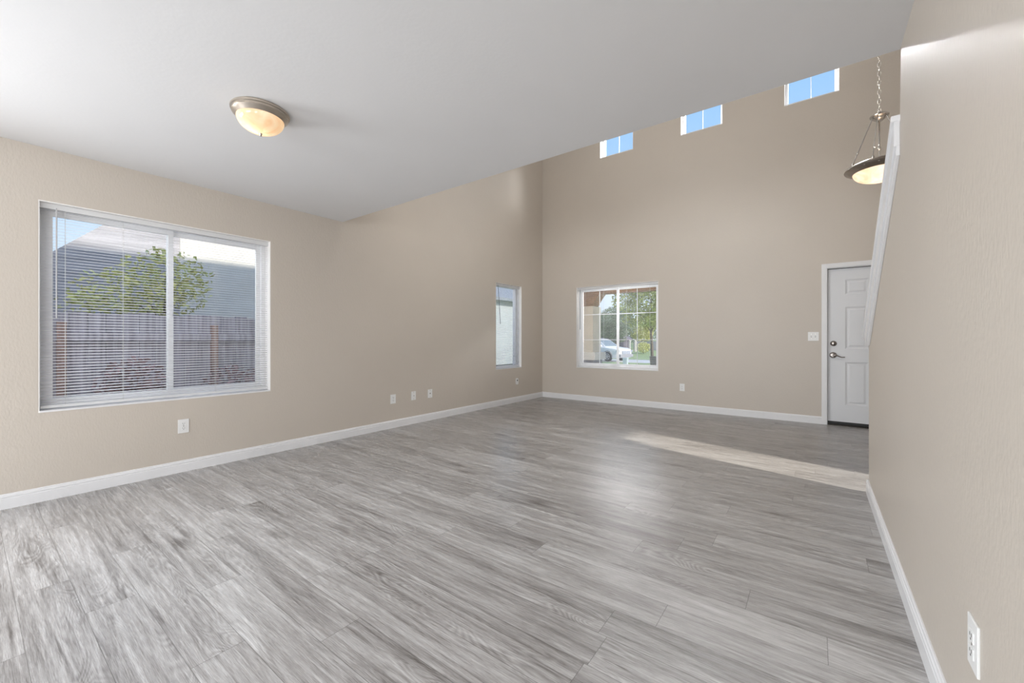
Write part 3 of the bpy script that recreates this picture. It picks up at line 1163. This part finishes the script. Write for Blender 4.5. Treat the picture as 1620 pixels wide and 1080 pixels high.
def ground(name, y0, y1, x0, x1, m, dz, label, cat):
    b = MB()
    ys = [y0] + [p[0] for p in prof if y0 < p[0] < y1] + [y1]
    rows = [[b.bm.verts.new((x, y, gz(y) + dz)) for x in (x0, x1)] for y in ys]
    rows_b = [[b.bm.verts.new((x, y, gz(y) + dz - 0.3)) for x in (x0, x1)] for y in ys]
    for R in (rows, rows_b):
        for a, c in zip(R, R[1:]):
            b.bm.faces.new((a[0], a[1], c[1], c[0]))
    for k in (0, 1):
        for i in range(len(ys) - 1):
            b.bm.faces.new((rows[i][k], rows[i + 1][k], rows_b[i + 1][k], rows_b[i][k]))
    for i in (0, -1):
        b.bm.faces.new((rows[i][0], rows[i][1], rows_b[i][1], rows_b[i][0]))
    return struct(b.build(name, m), label, cat)


ground('lawn', 9.5, 28.4, -60, 30, M_GRASS, 0, 'green front lawn sloping down to the street', 'lawn')
ground('street', 28.4, 34, -60, 30, M_CONC, -.01, 'pale sunlit street where the white car is parked', 'street')
ground('far_lawn', 34, 95, -90, 60, M_GRASS, 0, 'green lawn on the far side of the street', 'lawn')
b = MB()
b.box((-16, -12, -0.4), (XL - T - .02, 9.5, -0.15))
struct(b.build('side_yard', M_DIRT), 'bare soil of the side yard beside the left wall', 'ground')
b = MB()
b.box((XL - T, YF + T, -0.4), (8, 9.5, -0.12))
struct(b.build('porch_slab', M_CONC), 'concrete porch slab in front of the far wall', 'ground')

# porch: roof, beam, column
b = MB()
b.box((-6.2, YF + T + .005, 2.46), (4, 9.45, 2.62))
struct(b.build('porch_roof', M_WOODB), 'brown boarded porch roof outside the front window', 'roof')
b = MB()
b.box((-6.2, 8.86, 2.18), (4, 9.10, 2.46), 0.01)
tag(b.build('porch_beam', M_WOODB), 'brown wooden beam under the porch roof across the front window top', 'beam')
root = empty('porch_column', (-4.66, 9.0, -0.12))
tag(root, 'thick tan stucco porch column seen in the left of the front window', 'column')
b = MB()
b.box((-5.15, 8.75, 0.82), (-4.15, 9.20, 1.90), 0.01)
b.build('column_shaft', M_STUCCO, root)
b = MB()
b.prism([(-5.1, 2.22), (-3.98, 2.22), (-4.10, 2.08), (-4.20, 1.90), (-5.1, 1.90)], 8.80, 9.16, 'Y', 0.005)
b.build('corbel', M_WOODB, root)
b = MB()
b.box((-5.25, 8.66, 0.64), (-4.06, 9.29, 0.82), 0.012)
b.build('ledge', M_STUCCO2, root)
b = MB()
b.box((-5.18, 8.72, -0.12), (-4.13, 9.23, 0.64), 0.01)
b.build('pedestal', M_BLOCK, root)


# ---------------------------------------------------------------- foliage
def leaves(b, blobs, n, size, rr, flat=0.0):
    """leaf-shaped faces scattered through ellipsoids (cx,cy,cz,rx,ry,rz)"""
    tot = sum(bl[3] * bl[4] * bl[5] for bl in blobs)
    for bl in blobs:
        k = int(n * bl[3] * bl[4] * bl[5] / tot)
        for _ in range(k):
            while True:
                p = Vector((rr.uniform(-1, 1), rr.uniform(-1, 1), rr.uniform(-1, 1)))
                if 0.35 < p.length < 1:
                    break
            c = Vector((bl[0] + p.x * bl[3], bl[1] + p.y * bl[4], bl[2] + p.z * bl[5]))
            s = size * rr.uniform(0.6, 1.3)
            d = Vector((rr.gauss(0, 1), rr.gauss(0, 1), rr.gauss(0, .6))).normalized()
            w = d.cross(Vector((rr.gauss(0, 1), rr.gauss(0, 1), rr.gauss(0, 1)))).normalized()
            nn = d.cross(w) * 0.15 * s
            v = [b.bm.verts.new(c - d * s), b.bm.verts.new(c + w * s * .42 + nn), b.bm.verts.new(c + d * s), b.bm.verts.new(c - w * s * .42 + nn)]
            b.bm.faces.new((v[0], v[1], v[2]))
            b.bm.faces.new((v[0], v[2], v[3]))


def trunk(b, base, top, r0, r1, rr, branches):
    pts = []
    base, top = Vector(base), Vector(top)
    for i in range(7):
        t = i / 6
        p = base.lerp(top, t)
        pts.append(p + Vector((rr.uniform(-1, 1), rr.uniform(-1, 1), 0)) * r0 * 0.5 * (t > 0))
    b.tube(pts, [r0 + (r1 - r0) * i / 6 for i in range(7)], 10)
    for tgt in branches:
        s = pts[rr.choice((3, 4, 5))]
        tgt = Vector(tgt)
        m = (s + tgt) / 2 + Vector((0, 0, .15))
        b.tube([s, m, tgt], [r1 * .8, r1 * .5, r1 * .15], 6)


def tree(name, base, blobs, n, size, lm, tr, label, cat, seed, group=None, n2=0, lm2=None):
    rr = random.Random(seed)
    root = empty(name, base)
    tag(root, label, cat, group)
    b = MB()
    c = blobs[0]
    trunk(b, base, (c[0], c[1], c[2]), tr, tr * .4, rr, [(bl[0], bl[1], bl[2]) for bl in blobs])
    b.build('trunk', M_BARK, root)
    b = MB()
    leaves(b, blobs, n, size, rr)
    b.build('foliage', lm, root)
    return root


tree('street_tree', (-8.0, 25.3, gz(25.3)), [(-8.1, 25.2, 3.6, 1.6, 1.3, 1.1), (-9.5, 25.0, 3.7, 1.0, 1.0, .9), (-6.8, 25.4, 3.5, 1.3, 1.2, 1.2), (-8.7, 25.0, 2.5, 1.2, .9, .7), (-7.5, 24.8, 2.4, 1.0, .9, .7), (-8.3, 25.3, 4.6, 1.8, 1.4, .8)],
     11000, 0.085, mat('sunlit_leaf', (0.30, 0.36, 0.09), 0.55, var=0.55, scale=1.8), 0.10, 'leafy green tree in the front yard behind the right window pane', 'tree', 3)
tree('street_tree', (-15.6, 38, gz(38)), [(-15.6, 38, 3.2, 1.6, 1.5, 1.2), (-14.6, 37.6, 2.3, 1.2, 1.2, .9), (-16.6, 38, 2.2, 1.3, 1.2, 1.0), (-15.4, 38, 1.6, 1.0, 1.0, .8)],
     5500, 0.11, M_LEAF_D, 0.12, 'loose grey-green tree rising behind the white car', 'tree', 5)
for i, (x, y, r, lab, lm) in enumerate(((-26.5, 57, 2.4, 'dull green tree beyond the block wall left of the dark house', M_LEAF_D),
                                        (-20.9, 51, 2.0, 'dull green tree beyond the block wall behind the dark house', M_LEAF_D),
                                        (-17.0, 49.5, 1.5, 'yellow-green tree above the block wall', M_LEAF_Y),
                                        (-14.5, 58, 2.6, 'mid green tree beyond the right end of the block wall', M_LEAF_G))):
    tree('background_tree', (x, y, gz(y)), [(x, y, 2.6 if i != 2 else 2.4, r, r, 1.6), (x + .8, y, 4.0 if i != 2 else 3.3, r * .8, r * .8, 1.4 if i != 2 else 1.2)], 3500, 0.16, lm, 0.16, lab, 'tree', 20 + i, 'trees beyond the block wall')
tree('background_tree', (-23.5, 68, gz(68)), [(-23.5, 68, 2.6, 3.4, 2.0, 2.2), (-22, 68, 4.2, 2.4, 2.0, 1.6)], 4000, 0.19, M_LEAF_D, 0.18, 'farthest dull green tree filling the gap behind the block wall', 'tree', 29, 'trees beyond the block wall')
# shrub on the far lawn
tree('lawn_shrub', (-13.9, 41, gz(41)), [(-13.9, 41, .35, .75, .7, .55)], 900, 0.08, M_LEAF_Y, 0.03, 'small yellow-green shrub on the lawn across the street', 'shrub', 31)
# orange shrubs under the front window
for i, (x, lab) in enumerate(((-3.45, 'orange-brown dry shrub below the front window, leftmost of three'),
                              (-3.05, 'orange-brown dry shrub below the front window, middle of three'),
                              (-2.65, 'orange-brown dry shrub below the front window, rightmost of three'))):
    tree('dry_shrub', (x, 8.1, -0.12), [(x, 8.1, .40, .17, .17, .20)], 600, 0.028, M_LEAF_O, 0.012, lab, 'shrub', 40 + i, 'dry shrubs by the porch')

# block wall and dark house across the street
b = MB()
b.box((-16.9, 46.5, -0.3), (-8, 46.7, 0.95))
tag(b.build('block_wall', M_BLOCK), 'long grey block wall across the street behind the lawn', 'wall')
root = empty('dark_shed', (-18.3, 45, gz(45)))
tag(root, 'dark purple-grey shed beside the block wall behind the car', 'shed')
b = MB()
b.box((-20.6, 44.2, -0.3), (-17.2, 46, 1.15))
b.build('shed_wall', mat('dark_shed_paint', (0.13, 0.12, 0.16), 0.9), root)
b = MB()
b.prism([(-20.9, 1.15), (-16.9, 1.15), (-17.6, 1.65), (-20.4, 1.65)], 44.0, 46.2, 'Y')
b.build('shed_roof', mat('dark_shed_roof', (0.17, 0.15, 0.19), 0.9), root)
for i, (x, lab) in enumerate(((-16.3, 'pale gate post across the street nearer the dark shed'), (-15.7, 'pale gate post across the street farther from the dark shed'))):
    b = MB()
    b.box((x - .09, 43.6, gz(43.6)), (x + .09, 43.8, 0.95), 0.02)
    b.prism([(x - .12, .95), (x + .12, .95), (x, 1.05)], 43.57, 43.83, 'Y')
    tag(b.build('gate_post', mat('pale_post', (0.66, 0.60, 0.56), 0.8)), lab, 'post', 'pale gate posts')

# bins
def bin_(name, x, y, w, h, m, label, cat):
    root = empty(name, (x, y, gz(y)))
    tag(root, label, cat)
    b = MB()
    z0 = gz(y)
    A = [b.bm.verts.new((x + sx_ * w * .42, y + sy_ * w * .42, z0)) for sx_, sy_ in ((-1, -1), (1, -1), (1, 1), (-1, 1))]
    B = [b.bm.verts.new((x + sx_ * w * .5, y + sy_ * w * .5, z0 + h)) for sx_, sy_ in ((-1, -1), (1, -1), (1, 1), (-1, 1))]
    b.bm.faces.new(A)
    b.bm.faces.new(B)
    for i in range(4):
        b.bm.faces.new((A[i], A[(i + 1) % 4], B[(i + 1) % 4], B[i]))
    b.build('bin_body', m, root)
    b = MB()
    b.box((x - w * .54, y - w * .54, z0 + h), (x + w * .54, y + w * .54, z0 + h + .05), 0.012)
    b.build('bin_lid', m, root)


bin_('utility_bin', -9.22, 24.0, .27, .40, mat('pale_blue_plastic', (0.50, 0.58, 0.64), 0.6), 'small pale blue bin standing on the lawn before the car bumper', 'bin')
bin_('planter_box', -7.62, 24.4, .42, .52, mat('dark_grey_plastic', (0.10, 0.10, 0.10), 0.7), 'dark grey box standing at the foot of the front yard tree', 'box')

# ---------------------------------------------------------------- white car
M_CAR = mat('white_car_paint', (0.85, 0.85, 0.88), 0.25, var=0.01)
M_CARG = mat('dark_car_glass', (0.20, 0.24, 0.26), 0.08, var=0.05)
M_TYRE = mat('tyre_rubber', (0.03, 0.03, 0.03), 0.85)
M_RIM = mat('alloy_wheel', (0.55, 0.56, 0.58), 0.3, 0.8)
M_LAMP = mat('headlamp_lens', (0.35, 0.38, 0.45), 0.1)
CARZ = gz(30)
car = empty('parked_car', (0, 0, 0))
tag(car, 'white sport utility car parked on the street outside the front window', 'car')
cb = []   # (s from nose backwards, z bottom, z top of lower body, half width)
b = MB()
sect = [(0.0, .42, .74, .62), (0.06, .30, .90, .80), (0.35, .26, 1.00, .90), (1.25, .26, 1.10, .94), (2.4, .26, 1.12, .95), (4.2, .28, 1.12, .94), (4.75, .34, 1.08, .90), (4.85, .45, .95, .82)]
rings = []
for s, z0, z1, hw in sect:
    zz = [z0, z0 + (z1 - z0) * .45, z1 - .06, z1]
    ww = [hw * .93, hw, hw * .97, hw * .86]
    left = [b.bm.verts.new((-s, -w, z)) for w, z in zip(ww, zz)]
    right = [b.bm.verts.new((-s, w, z)) for w, z in zip(reversed(ww), reversed(zz))]
    rings.append(left + right)
for A, B in zip(rings, rings[1:]):
    for i in range(8):
        b.bm.faces.new((A[i], A[(i + 1) % 8], B[(i + 1) % 8], B[i]))
b.bm.faces.new(rings[0])
b.bm.faces.new(list(reversed(rings[-1])))
body = b.build('body', M_CAR, car, smooth=True, auto=True)
b = MB()
# greenhouse: pillars + roof as lofted shell
gs = [(1.20, 1.10, .82), (2.02, 1.68, .68), (2.5, 1.73, .69), (4.0, 1.70, .68), (4.70, 1.10, .80)]
lo = [b.bm.verts.new((-s, sg * w, 1.08)) for s, w in ((1.20, .84), (4.72, .82)) for sg in (-1, 1)]
up = [b.bm.verts.new((-s, sg * .66, z)) for s, z in ((2.05, 1.66), (2.6, 1.73), (3.9, 1.71), (4.35, 1.62)) for sg in (-1, 1)]
F = b.bm.faces.new
F((up[0], up[1], up[3], up[2]))
F((up[2], up[3], up[5], up[4]))
F((up[4], up[5], up[7], up[6]))
F((lo[0], lo[1], up[1], up[0]))
F((lo[3], lo[2], up[6], up[7]))
F((lo[0], up[0], up[2], up[4], up[6], lo[2]))
F((lo[1], lo[3], up[7], up[5], up[3], up[1]))
b.build('cabin', M_CAR, car)
b = MB()
# windshield
def quad(b, a, c, d, e, off):
    vs = [Vector(v) for v in (a, c, d, e)]
    n = (vs[1] - vs[0]).cross(vs[2] - vs[0]).normalized() * off
    A = [b.bm.verts.new(v + n) for v in vs]
    B = [b.bm.verts.new(v - n) for v in vs]
    b.bm.faces.new(A)
    b.bm.faces.new(list(reversed(B)))
    for i in range(4):
        b.bm.faces.new((A[i], B[i], B[(i + 1) % 4], A[(i + 1) % 4]))


quad(b, (-1.27, -.76, 1.13), (-1.27, .76, 1.13), (-1.98, .61, 1.62), (-1.98, -.61, 1.62), 0.008)
b.build('windshield', M_CARG, car)
for sg in (-1, 1):
    for (s0, s1, t0, t1) in ((1.55, 2.62, 2.12, 2.66), (2.74, 3.60, 2.76, 3.60), (3.70, 4.50, 3.70, 4.22)):
        b = MB()
        quad(b, (-s0, sg * .815, 1.15), (-s1, sg * .815, 1.15), (-t1, sg * .69, 1.60), (-t0, sg * .69, 1.60), 0.012)
        b.build('side_window', M_CARG, car)
    for s in (0.98, 3.85):
        b = MB()
        b.lathe([(0.0, .10), (.30, .10), (.355, .08), (.365, 0), (.355, -.10), (.30, -.12), (0, -.12)], (-s, sg * .84, .365), 'Y', 28)
        w = b.build('wheel', M_TYRE, car, smooth=True, auto=True)
        b = MB()
        for k in range(6):
            a = math.radians(60 * k)
            b.tube([(-s, sg * .965, .365), (-s + .21 * math.cos(a), sg * .965, .365 + .21 * math.sin(a))], .032, 8)
        pts = [(-s + .225 * math.cos(math.radians(t)), sg * .965, .365 + .225 * math.sin(math.radians(t))) for t in range(0, 361, 15)]
        b.tube(pts, .018, 8, caps=False)
        b.build('wheel_rim', M_RIM, w)
        b = MB()
        pts = [(-s + .43 * math.cos(math.radians(t)), sg * .945, .36 + .43 * math.sin(math.radians(t))) for t in range(0, 181, 15)]
        b.tube(pts, .028, 8)
        b.build('wheel_arch', mat('arch_grey', (0.22, 0.22, 0.24), 0.6), car)
    b = MB()
    b.box((-.22, sg * .80 - .12, .70), (.0, sg * .80 + .08, .86), 0.03)
    b.build('headlamp', M_LAMP, car)
    b = MB()
    b.box((-1.62, sg * .98 - .10, 1.10), (-1.50, sg * .98 + .08, 1.26), 0.03)
    b.build('side_mirror', M_CAR, car)
b = MB()
b.box((-.03, -.5, .56), (.06, .5, .80), 0.02)
b.build('grille', M_LAMP, car)
b = MB()
b.box((-.16, -.80, .34), (.10, .80, .56), 0.04)
b.build('front_bumper', mat('bumper_grey', (0.30, 0.30, 0.33), 0.5), car)
car.location = (-11.35, 29.6, gz(29.6))
car.rotation_euler = (0, 0, math.radians(-14))

# ---------------------------------------------------------------- neighbour side (seen through the left wall windows)
root = empty('neighbour_house', (-9.2, 2.0, -0.15))
tag(root, 'grey neighbouring house with a steep gable seen through the large blinds', 'house')
b = MB()
apex = 2.35
gp = [(-1.6, -0.15), (apex + 1.35, -0.15), (apex + 1.35, 2.85), (apex, 3.92), (-1.6, 0.10)]
b.prism(gp, -9.6, -9.0, 'X')
b.build('gable_wall', M_SIDING, root)
b = MB()
b.box((-9.9, 2.28, -0.15), (-8.95, 7.5, 4.2))
b.build('white_wing', M_STUCCO2, root)
root = empty('side_house', (-13.4, 17.0, -0.15))
tag(root, 'pale blue-grey house seen through the narrow corner window', 'house')
b = MB()
b.box((-15.0, 13.0, -.15), (-13.0, 22.0, 3.2))
b.build('house_wall', mat('pale_blue_stucco', (0.42, 0.46, 0.49), 0.9, bump=.2), root)
b = MB()
b.prism([(-12.6, 3.1), (-12.6, 3.25), (-15.0, 4.7), (-17.0, 3.25), (-17.0, 3.1)], 12.8, 22.2, 'Y')
b.build('house_roof', mat('blue_grey_shingle', (0.22, 0.25, 0.29), 0.9, var=.15), root)

b = MB()
b.box((-6.1, -0.25, -0.15), (XL - T - .01, -0.10, 2.4))  # unseen wall added to keep the side fill lamp out of glass reflections
struct(b.build('wall_lamp_blocker', M_STUCCO2), 'added pale stucco wall outside, blocking the side fill lamp from the windows', 'wall')

# board fence
root = empty('yard_fence', (-6.4, 2.5, -0.15))
tag(root, 'weathered lavender-grey board fence outside the large blinds window', 'fence')
b = MB()
y = -0.6
while y < 5.2:
    b.box((-6.43, y, -0.15), (-6.40, y + 0.138, 1.42 + rnd.uniform(-.015, .015)))
    y += 0.142
b.build('fence_boards', M_FENCE, root)
for y in (0.62, 1.98, 3.3):
    b = MB()
    b.box((-6.40, y - .035, -0.15), (-6.33, y + .035, 1.30))
    b.build('fence_post', M_POST, root)
b = MB()
for z in (0.35, 1.1):
    b.box((-6.40, -.6, z), (-6.36, 5.2, z + .09))
b.build('fence_rail', M_FENCE, root)
# trees & shrubs in the side yard
tree('yellow_tree', (-7.4, 1.7, -0.15), [(-7.4, 1.72, 2.02, .5, .55, .40), (-7.4, 1.5, 1.75, .5, .75, .35), (-7.4, 1.2, 1.55, .5, .6, .18)],
     1700, 0.045, M_LEAF_Y, 0.05, 'yellow-green leafed small tree above the fence behind the left blinds pane', 'tree', 61)
for i, (y, r, h, lab) in enumerate(((1.10, .30, .95, 'low plum-coloured shrub at the fence behind the left blinds pane'),
                                    (2.05, .36, .85, 'plum-coloured shrub at the fence behind the right blinds pane'),
                                    (2.95, .26, .62, 'small plum shrub at the fence near the right window edge'))):
    tree('side_shrub', (-5.95, y, -0.15), [(-5.95, y, h - r, .28, r, r * .9), (-5.95, y + .1, h - 1.7 * r, .28, r, r * .7)], 800, 0.04, M_LEAF_P, 0.02, lab, 'shrub', 70 + i, 'shrubs along the side fence')
